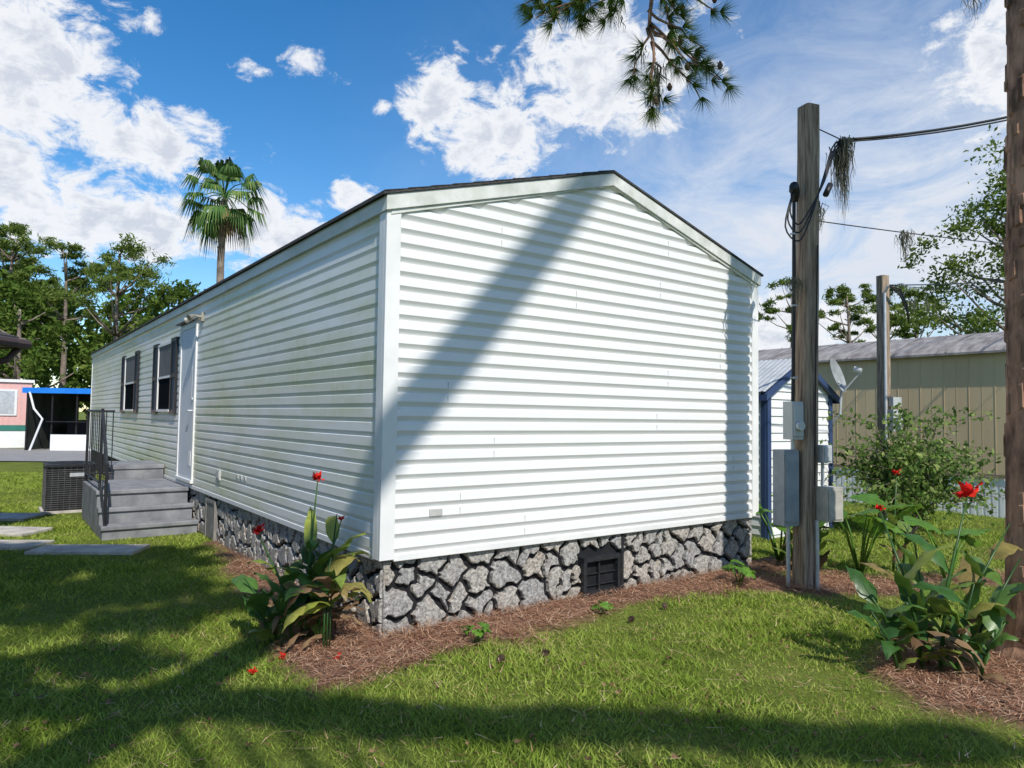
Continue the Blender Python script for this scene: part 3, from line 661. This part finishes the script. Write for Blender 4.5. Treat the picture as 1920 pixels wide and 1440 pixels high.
# ---------------------------------------------------------------- trees
def make_tree(name,loc,h,cb,cr,nclump,nleaf,leaf,seed,kind='oak',lm=None,tr=.2,lean=(0,0)):
    rs=random.Random(seed); E=empty(name,loc)
    mb=MB(); n=9; tp=[]
    for i in range(n+1):
        f=i/n; tp.append(Vector((lean[0]*f+.15*math.sin(3*f+seed)*f,lean[1]*f+.15*math.cos(4*f+seed)*f,h*.95*f)))
    mb.tube(tp,[tr*(1.25 if i==0 else 1)*(1-.75*i/n) for i in range(n+1)],10)
    Vs=[];Fs=[];off=0
    for k in range(nclump):
        f=(k+.5)/nclump; z=cb+(h-cb)*f
        prof=(math.sin(math.pi*min(1,(.18+.82*f)))**.6) if kind=='oak' else (1-.75*abs(f-.45)**1.2*1.3)
        a=rs.uniform(0,6.28)+k*2.4; rr=cr*prof*rs.uniform(.25,1.0)
        c=Vector((math.cos(a)*rr+lean[0]*z/h,math.sin(a)*rr+lean[1]*z/h,z+rs.uniform(-.4,.4)))
        tb=tp[min(n,max(0,int(n*(z-rr*.5)/(h*.95))))]
        mid=tb.lerp(c,.5)+Vector((0,0,-.08*rr)); mb.tube([tb,mid,c],[tr*.32,tr*.2,tr*.06],5)
        sz=cr*rs.uniform(.20,.38)*(1.0 if kind=='oak' else .85)
        rd=(sz,sz,sz*(.7 if kind=='oak' else .5))
        ns=3 if kind!='oak' else 2
        for _ in range(ns):
            cc=(c.x+rs.uniform(-.9,.9)*sz,c.y+rs.uniform(-.9,.9)*sz,c.z+rs.uniform(-.5,.6)*sz)
            p=clump_pts(cc,[q*rs.uniform(.5,.95) for q in rd],nleaf//nclump//ns,.1)
            V_,F_=leaves_np(p,leaf,.45 if kind=='oak' else .2,flat=.1); Vs.append(V_);Fs.append(F_+off);off+=len(V_)
    mb.build('trunk',[M_bark if tr>.15 and loc[1]<15 else M_barkd],E,smooth=True)
    np_obj('foliage',np.concatenate(Vs),np.concatenate(Fs),lm or M_oak,E)
    return E
make_tree('pine_tree',(-20.3,36,0),10.2,6.6,2.9,18,6500,.30,21,'pine',M_pine,.2)
make_tree('pine_tree',(-29.5,41,0),12.2,6.0,3.6,22,9500,.34,22,'pine',M_pine,.25)
make_tree('pine_tree',(-25.6,40,0),10.6,6.5,2.6,15,6500,.34,25,'pine',M_pine,.22)
make_tree('pine_tree',(-32.0,45,0),13.2,7.5,3.0,16,7000,.36,26,'pine',M_pine,.24)
make_tree('oak_tree',(-17.3,36,0),7.4,2.0,3.0,22,9000,.28,23,'oak',M_oak,.25)
make_tree('oak_tree',(-24.0,34,0),6.8,1.6,3.6,26,10000,.30,24,'oak',M_oak,.25)
make_tree('oak_tree',(-30.0,36,0),7.4,1.6,4.0,26,10000,.32,28,'oak',M_oak,.25)
make_tree('pine_tree',(14.6,37,0),8.6,6.0,1.6,12,3600,.28,31,'pine',M_pine,.13)
make_tree('pine_tree',(17.2,36,0),8.8,5.8,1.9,13,4000,.28,32,'pine',M_pine,.15)
make_tree('pine_tree',(19.6,37,0),8.9,6.0,1.8,13,4000,.28,33,'pine',M_pine,.15)
make_tree('pine_tree',(22.0,38,0),8.9,6.0,1.8,13,4000,.28,35,'pine',M_pine,.15)
make_tree('oak_tree',(16.9,23,0),9.8,2.6,3.5,60,16000,.17,34,'oak',M_pine,.22)
Vs=[];Fs=[];off=0
def mass(x,y,h,r,n,leaf):
    global off
    for k in range(7):
        a=random.uniform(0,6.28); rr=r*random.uniform(0,.7); z=h*random.uniform(.2,.85)
        p=clump_pts((x+math.cos(a)*rr,y+math.sin(a)*rr,z),(r*.55,r*.55,h*.2),n//7,.3); p[:,2]=np.maximum(p[:,2],0)
        V_,F_=leaves_np(p,leaf,.6); Vs.append(V_);Fs.append(F_+off);off+=len(V_)
for az_ in np.arange(-70,72,3.0):
    d=random.uniform(48,60); h=random.uniform(6.5,9.5) if az_>-20 else random.uniform(8,11); h=h if az_<5 else random.uniform(5.5,7.5)
    mass(d*math.sin(rad(az_)),d*math.cos(rad(az_)),h,3.6,1900 if (az_<-15 or 15<az_<40) else 800,.55)
for az_ in np.arange(75,290,8): mass(60*math.sin(rad(az_)),60*math.cos(rad(az_)),9,6,700,1.1)
np_obj('distant_tree_line',np.concatenate(Vs),np.concatenate(Fs),M_oak)
# ---- palm
PM=empty('palm_tree',(-12.6,30,0))
mb=MB(); mb.tube([(0,0,0),(.05,0,4),(.0,0,8),(.08,0,10.8)],[.24,.17,.15,.13],12)
for i in range(40): z=1+i*.24; mb.tube([(.0+.04*math.sin(z*.4),0,z),(.0+.04*math.sin(z*.4),0,z+.03)],.175-.001*i,10)
mb.build('trunk',[M_barkd],PM)
pc=Vector((.08,0,11.0)); V1=[];F1=[];V2=[];F2=[]; st=MB()
rs=random.Random(5)
for i in range(33):
    a=i*2.399+rs.uniform(-.2,.2); e=rad(80-i*4.6+rs.uniform(-6,6)); dead=i>30
    d=Vector((math.cos(a)*math.cos(e),math.sin(a)*math.cos(e),math.sin(e))); pl=rs.uniform(.9,1.3)*(1.0 if not dead else .6)
    hub=pc+d*pl+Vector((0,0,-.18*pl)); st.tube([pc,pc+d*pl*.5+Vector((0,0,.03)),hub],[.03,.022,.015],4)
    side=d.cross(Vector((0,0,1))); side=side.normalized() if side.length>.1 else Vector((1,0,0)); up=side.cross(d)
    fr=rs.uniform(.95,1.25); Vx,Fx=(V2,F2) if dead else (V1,F1)
    for k in range(20):
        f=rad(-78+156*k/19); dd=(d*math.cos(f)+side*math.sin(f)); l_=fr*(1-.25*abs(f)/1.4)*rs.uniform(.85,1.1)
        mid=hub+dd*l_*.55+up*.04; tip=hub+dd*l_*.88+Vector((0,0,-.62*l_)); sd=(dd.cross(up)).normalized()*.045
        b0=len(Vx); Vx+=[hub,mid+sd,tip,mid-sd]; Fx.append((b0,b0+1,b0+2,b0+3))
st.build('petioles',[M_palm],PM); np_obj('fronds',V1,F1,M_palm,PM)
if V2: np_obj('dead_fronds',V2,F2,M_thatch,PM)
# ---- near pine on the right with overhanging branch
PT=empty('pine_tree',(TR[0],TR[1],0))
mb=MB(); pts=[(.0,-.02,-.05),(.0,0,.12),(0,0,.5),(.02,0,2),(.05,0,4),(.08,.02,7),(.05,.1,10),(0,.2,14)]
mb.tube(pts,[.36,.26,.215,.20,.19,.17,.13,.06],24)
# loose bark plates
rs=random.Random(77)
for k in range(420):
    z=rs.uniform(.05,6.5); a=rs.uniform(0,6.28); r_=(.245-.1*z if z<.3 else .208-.005*z); cx_=.012*z
    hw_=rs.uniform(.018,.045); hh=rs.uniform(.04,.12); e=.012+rs.uniform(0,.012)
    q=[]
    for (da,dz_,rr) in ((-hw_/r_,-hh,0),(hw_/r_,-hh*.8,0),(hw_/r_*.8,hh,0),(-hw_/r_*.9,hh*.9,0),(-hw_/r_*.6,-hh*.8,e),(hw_/r_*.6,-hh*.6,e),(hw_/r_*.5,hh*.75,e),(-hw_/r_*.5,hh*.7,e)):
        q.append((cx_+math.cos(a+da)*(r_+rr-.003),math.sin(a+da)*(r_+rr-.003),z+dz_))
    mb.add(q,[(4,5,6,7),(0,1,5,4),(1,2,6,5),(2,3,7,6),(3,0,4,7)])
def branch(mb,p0,p1,sag,r0,r1,n=8):
    p0,p1=Vector(p0),Vector(p1); q=[]
    for i in range(n+1):
        f=i/n; q.append(p0.lerp(p1,f)+Vector((random.uniform(-.04,.04),random.uniform(-.04,.04),-sag*f*f+random.uniform(-.03,.03))))
    mb.tube(q,[r0+(r1-r0)*i/n for i in range(n+1)],7); return q
tuft=[];tdir=[]
lo=lambda x,y,z: (x-TR[0],y-TR[1],z)
main=branch(mb,(.06,0,7.6),lo(1.55,8.0,6.75),.0,.06,.028)
def twig(a,b,r=.018,nt=7):
    a,b=Vector(a),Vector(b); q=branch(mb,a,b,.05,r,r*.35,6); d=(b-a).normalized()
    for i in range(nt):
        f=.35+.65*i/(nt-1); p=q[int(f*6)]+Vector((random.gauss(0,.03),random.gauss(0,.03),random.gauss(0,.03))); tuft.append(p); tdir.append(d*.6+Vector((random.uniform(-.6,.6),random.uniform(-.6,.6),random.uniform(-.2,.5))))
    return q
root=Vector(lo(1.55,8,6.75))
hang=branch(mb,root,lo(1.62,8.1,5.25),.0,.028,.008)
ends=[(1.05,8.1,6.35),(.75,8.0,6.28),(.25,8.0,6.30),(.05,7.9,6.42),(1.9,8.2,6.2),(2.25,8.1,5.95),(2.35,8.0,5.62),(2.05,7.9,5.7),(1.75,8.2,5.45),(1.35,8.1,5.6),(1.55,8.0,5.2),(2.5,8.2,5.62),(1.95,8,6.3),(.5,8.1,6.45),(2.3,7.9,6.35),(2.15,8.1,5.45)]
for i,e in enumerate(ends):
    src=hang[min(8,max(0,int((6.75-e[2])/1.5*6)-1))] if e[2]<6.2 else root.lerp(Vector(lo(.9,8,6.6)),random.uniform(0,.8) if e[0]<1.4 else 0)
    twig(src,lo(*e),nt=5)
branch(mb,root,lo(.3,7.95,6.5),0,.025,.008)
for x in (.8,.4,.1): twig(root.lerp(Vector(lo(.3,7.95,6.5)),.6),lo(x+random.uniform(-.1,.1),8,6.2+random.uniform(0,.25)),nt=5)
rs=random.Random(9)
for k in range(20):
    z=8.5+k*.28; a=k*2.4; ll=2.4*(1-.04*k); e=(math.cos(a)*ll,math.sin(a)*ll,z+.5); branch(mb,(.05,.1,z),e,.2,.05,.015)
    for j in range(6):
        f=.5+.1*j; p=Vector((.05,.1,z)).lerp(Vector(e),f)
        for q in range(2): tuft.append(p+Vector((rs.gauss(0,.25),rs.gauss(0,.25),rs.gauss(0,.12)))); tdir.append(Vector((math.cos(a),math.sin(a),.6)))
mb.build('trunk',[M_bark],PT,smooth=False)
V_,F_=needles_np(np.array([tuple(p) for p in tuft]),np.array([tuple(d.normalized()) for d in tdir]),.25,.008,70,.85)
np_obj('needles',V_,F_,M_needle,PT)
mb=MB()
for e in ends[::2]+[(1.9,8,5.9),(2.0,8,5.6)]:
    p=Vector(lo(*e))+Vector((random.uniform(-.1,.1),0,.05)); mb.tube([p,p+Vector((0,0,.04)),p+Vector((0,0,.09))],[.02,.035,.012],8)
mb.build('cones',[M_cone],PT)
moss('hanging_moss',SM,[((1.62,8.1,5.45),.9),((1.68,8.1,5.75),.7),((1.45,8.05,5.9),.5),((1.2,8.1,6.3),.35),((4.6,6.9,5.9),.6),((2.3,8,5.7),.3)],45,.35,.75,.05)
# ---- leaning pine behind the photographer (its trunk shadow crosses the gable wall)
A_=hw(1.86,0,3.53); B_=hw(.26,0,1.64)
P0=B_-L*13; Dv=(A_-B_)-L*2.2
bs=P0-Dv*(P0.z/Dv.z); tp=P0+Dv*1.9
LT=empty('pine_tree',tuple(bs)); mb=MB()
mb.tube([(0,0,-.1)]+[tuple((bs.lerp(tp,f)-bs)) for f in (.04,.2,.4,.6,.8,1)],[.30,.22,.18,.165,.155,.14,.08],16)
tt=tp-bs; Vs=[];Fs=[];off=0
for k in range(16):
    f=.93+.10*random.random(); c=tt*f+Vector((random.uniform(-1.5,2.0),random.uniform(-1.2,1.2),random.uniform(.3,1.6))); mb.tube([tt*.9,c],[.05,.02],5)
    p=clump_pts(tuple(c),(.7,.7,.35),260,.1); V_,F_=leaves_np(p,.28,.2); Vs.append(V_);Fs.append(F_+off);off+=len(V_)
mb.build('trunk',[M_bark],LT,smooth=True); np_obj('foliage',np.concatenate(Vs),np.concatenate(Fs),M_pine,LT)
# ---- oaks behind the photographer: crowns shade parts of the lawn
def shade_tree(base,targets,k,nper,leaf=.2):
    E=empty('oak_tree',base); B=Vector(base); mb=MB(); cs=[]
    for (gx_,gy_,rx,ry,th_) in targets:
        c=Vector((gx_,gy_,0))-L*k; cs.append((c-B,rx,ry,th_))
    mean=sum((c[0] for c in cs),Vector())/len(cs); hub=Vector((mean.x*.5,mean.y*.5,mean.z*.7))
    mb.tube([(0,0,-.1),(0,0,.5),tuple(hub*.5+Vector((0,0,.3))),tuple(hub)],[.42,.32,.27,.2],12)
    Vs=[];Fs=[];off=0
    for c,rx,ry,th_ in cs:
        mb.tube([hub,hub.lerp(c,.5)+Vector((0,0,.3)),c],[.05,.03,.012],5)
        p=clump_pts(tuple(c),(rx,ry,th_),int(nper*rx*ry*4)+60,.05); V_,F_=leaves_np(p,leaf,.6); Vs.append(V_);Fs.append(F_+off);off+=len(V_)
    mb.build('trunk',[M_bark],E,smooth=True); np_obj('foliage',np.concatenate(Vs),np.concatenate(Fs),M_oak,E)
T1=[]
for x in np.arange(-3.2,2.3,.30):
    y=4.06-.08*(x+2.6)+.05*math.sin(3*x); T1.append((x,y,.30,.13,.06))
    T1.append((x+.1,y-.2,.3,.13,.06))
T1+=[(-2.45,4.5,.4,.3,.1),(-3.2,4.3,.5,.4,.12),(-3.0,3.9,.5,.4,.12),(-2.7,4.75,.4,.25,.1),(2.9,3.35,.4,.2,.06)]
shade_tree((6.5,-9.5,0),T1,13.0,800,.13)
T2=[]
rs=random.Random(4)
for x in np.arange(-8.5,-2.0,.5):
    for y in np.arange(5.5,8.4,.5):
        a_,s_=loc2(x,y)
        if a_>-.55: continue
        if rs.random()<.93: T2.append((x+rs.uniform(-.15,.15),y+rs.uniform(-.15,.15),.42,.36,.12))
shade_tree((-8.5,-11,0),T2,16.5,240,.24)
# ---------------------------------------------------------------- plants
def leaf(mb,base,az_,elev,length,width,droop,m=0,n=7,fold=.25,pw=.75):
    side=Vector((-math.sin(az_),math.cos(az_),0))
    p=Vector(base); vs=[];fs=[]; e=elev; st=length/n
    tw=random.uniform(-.4,.4)
    for i in range(n+1):
        f=i/n; w_=width*.5*(math.sin(math.pi*min(1,f**pw*.97+.03))**.8); dd=Vector((math.cos(az_)*math.cos(e),math.sin(az_)*math.cos(e),math.sin(e)))
        up=side.cross(dd); sd=(side*math.cos(tw)+up*math.sin(tw)); u2=sd.cross(dd)
        rip=.012*math.sin(i*2.1)
        vs+= [p+sd*w_-u2*(-fold*w_+rip),p,p-sd*w_-u2*(-fold*w_-rip)]
        p=p+dd*st; e-=droop/n*(.4+1.2*f)
    for i in range(n):
        b=3*i; fs+=[(b,b+1,b+4,b+3),(b+1,b+2,b+5,b+4)]
    mb.add(vs,fs,m)
def flower(mb,p,s,m=0):
    for k in range(9): leaf(mb,(p[0],p[1],p[2]+random.uniform(-.03,.04)*s*8),random.uniform(0,6.28),random.uniform(.1,1.3),random.uniform(.8,1.2)*s,.55*s,random.uniform(.3,1.6),m,n=4)
def canna(name,loc,stems,seed,dry=8):
    random.seed(seed); E=empty(name,loc); lv=MB(); st=MB()
    for (dx,dy,h,lx,ly,nl,fl) in stems:
        top=Vector((dx+lx,dy+ly,h)); pts=[Vector((dx,dy,0)),Vector((dx+lx*.3,dy+ly*.3,h*.5)),top]; st.tube(pts,[.013,.010,.004],6)
        a=random.uniform(0,6.28)
        for i in range(nl):
            f=.12+.78*i/max(1,nl); hh=h*f*(.75 if fl else 1); p=pts[0].lerp(pts[1],min(1,hh/(h*.5))) if hh<h*.5 else pts[1].lerp(top,(hh-h*.5)/(h*.5))
            a+=2.4+random.uniform(-.5,.5); ml=0 if random.random()<.8 else 1
            if i==0 and random.random()<.5: ml=3
            leaf(lv,p,a,rad(random.uniform(40,75)),random.uniform(.24,.42)*min(1,h+.35),random.uniform(.09,.15),random.uniform(.6,2.4),ml)
        if fl: flower(lv,top,.06*fl,2)
    for i in range(dry):
        a=random.uniform(0,6.28); leaf(lv,(random.uniform(-.2,.2),random.uniform(-.15,.15),random.uniform(.1,.35)),a,rad(random.uniform(-10,40)),random.uniform(.25,.4),.045,random.uniform(1,2.2),3,fold=.7)
    lv.build('leaves',[M_canna,M_yleaf,M_red,M_dleaf],E,smooth=True); st.build('stems',[M_canna],E,smooth=True)
canna('canna_plant',(-1.42,4.97,0),[(0,0,1.13,.06,.02,5,1),(.05,.05,.86,.18,.0,6,.5),(-.1,.1,.74,-.3,.05,5,1.1),(.1,-.05,.62,.1,-.05,6,0),(-.05,-.08,.6,-.12,-.1,5,0),(.12,.1,.88,.05,.05,6,0),(-.18,0,.45,-.25,.0,6,0),(.02,.02,.82,0,.05,6,0),(-.2,-.05,.35,-.2,-.05,4,0)],41,26)
E=empty('yellowing_canna_plant',(-1.20,4.76,0)); mb=MB(); random.seed(3)
for k in range(13):
    a=random.uniform(2.9,6.6); leaf(mb,(random.uniform(-.05,.05),random.uniform(-.04,.04),random.uniform(.30,.44)),a,rad(random.uniform(5,60)),random.uniform(.28,.38),.10,random.uniform(1.7,2.8),0 if k%4 else 1)
for k in range(3): mb.tube([(.02*k-.03,0,0),(.02*k-.03,.01,.38)],.006,5,2)
mb.build('leaves',[M_yleaf,M_dleaf,M_canna],E,smooth=True)
canna('canna_plant',(2.74,4.55,0),[(0,0,1.14,.22,.03,5,1.7),(.12,.05,.95,.38,0,6,0),(-.1,0,.72,-.2,-.05,7,0),(-.2,.05,.55,-.25,0,6,0),(.05,-.1,.62,.05,-.1,6,0),(.2,0,.55,.25,.05,6,0),(-.05,.1,1.0,-.14,.25,3,.6),(.3,.1,.72,.3,0,5,0),(.0,.12,.8,-.05,.05,6,0),(-.28,-.05,.42,-.2,-.05,5,0),(.15,-.15,.4,.1,-.1,5,0)],42,16)
def heartplant(name,loc,n,h,sz,seed,mt=None):
    random.seed(seed); E=empty(name,loc); mb=MB()
    for k in range(n):
        a=k*2.4+random.uniform(-.4,.4); e=Vector((math.cos(a)*h*.40,math.sin(a)*h*.40,h*random.uniform(.65,1.05)))
        mb.tube([(0,0,0),tuple(e*.5+Vector((0,0,h*.12))),tuple(e)],[.012*min(1,h*2),.009*min(1,h*2),.004],6,0)
        leaf(mb,tuple(e-Vector((math.cos(a),math.sin(a),0))*sz*.2),a,rad(random.uniform(-35,25)),sz*.9,sz*.95,random.uniform(.3,.9),0,n=9,fold=.2,pw=.5)
    mb.build('leaves',[mt or M_lime],E,smooth=True)
heartplant('elephant_ear_plant',(3.62,7.35,0),9,.72,.38,51)
heartplant('elephant_ear_plant',(4.25,6.9,0),5,.78,.38,52)
heartplant('elephant_ear_plant',(2.98,7.85,0),9,.75,.30,53)
heartplant('seedling_plant',(2.2,6.80,0),10,.22,.14,54); heartplant('seedling_plant',(-.22,4.98,0),6,.15,.10,55)
heartplant('seedling_plant',(.75,5.75,0),6,.12,.08,56)
canna('canna_plant',(3.1,7.45,0),[(0,0,.7,.05,0,6,0),(.1,0,.5,.1,0,5,0),(-.1,.05,.55,-.1,0,5,0)],47,3)
canna('canna_plant',(4.1,7.6,0),[(0,0,1.05,.05,0,3,.8),(.1,0,.6,.1,0,4,0)],48,2)
BU=empty('flowering_bush',(5.65,10.1,0)); rs=random.Random(8); mb=MB(); cs=[]
for k in range(150):
    a=rs.uniform(0,6.28); ll=rs.uniform(.3,1.45); h=rs.uniform(.6,1.5)*(1 if rs.random()<.85 else 1.35); e=Vector((math.cos(a)*ll,math.sin(a)*ll*.8,h)); m1=Vector((e.x*.35,e.y*.35,h*.8))
    q=[Vector((e.x*.05,e.y*.05,0)),m1,e+Vector((0,0,-.2*ll))]
    mb.tube(q,[.01,.007,.003],4)
    for j in range(60):
        f=rs.uniform(.2,1); p=(q[0].lerp(q[1],f*2) if f<.5 else q[1].lerp(q[2],f*2-1))
        cs.append(tuple(p+Vector((rs.gauss(0,.06),rs.gauss(0,.06),rs.gauss(0,.06)))))
mb.build('stems',[M_barkd],BU); V_,F_=leaves_np(np.array(cs),.085,.5); np_obj('leaves',V_,F_,M_bush,BU)
CN=empty('pine_cones'); mb=MB(); rs=random.Random(2)
for (x,y) in [(-.05,4.62),(.25,4.75),(.95,5.55),(2.75,4.0),(2.9,4.15),(2.6,4.3),(1.3,5.95),(-.4,2.85)]:
    c=Vector((x,y,.04)); d=Vector((rs.uniform(-1,1),rs.uniform(-1,1),.3)).normalized()
    for j in range(7):
        f=j/6; r_=.022*math.sin(math.pi*(f*.8+.15)); cc=c+d*(f-.5)*.06
        for q in range(7):
            a=q*.9+j*.45; e1=d.orthogonal().normalized(); e2=d.cross(e1); rv=e1*math.cos(a)+e2*math.sin(a); tn=d.cross(rv)
            mb.add([cc+tn*.006,cc-tn*.006,cc+rv*r_*1.2-tn*.005+d*.008,cc+rv*r_*1.2+tn*.005+d*.008],[(0,1,2,3)])
mb.build('cones',[M_cone],CN)
mb=MB()
for (x,y) in [(-1.55,4.35),(-1.1,4.6),(-1.45,4.62)]: flower(mb,(x,y,.03),.03)
mb.build('fallen_petals',[M_red])
mb=MB()
for k in range(110):
    x=random.uniform(-3,3.5); y=random.uniform(2.8,5.2)
    a_,s_=loc2(x,y)
    if s_>-.1 and a_>-.1: continue
    leaf(mb,(x,y,.045),random.uniform(0,6.28),0,random.uniform(.03,.06),.02,.5,0,n=3)
mb.build('leaf_litter',[M_dleaf])
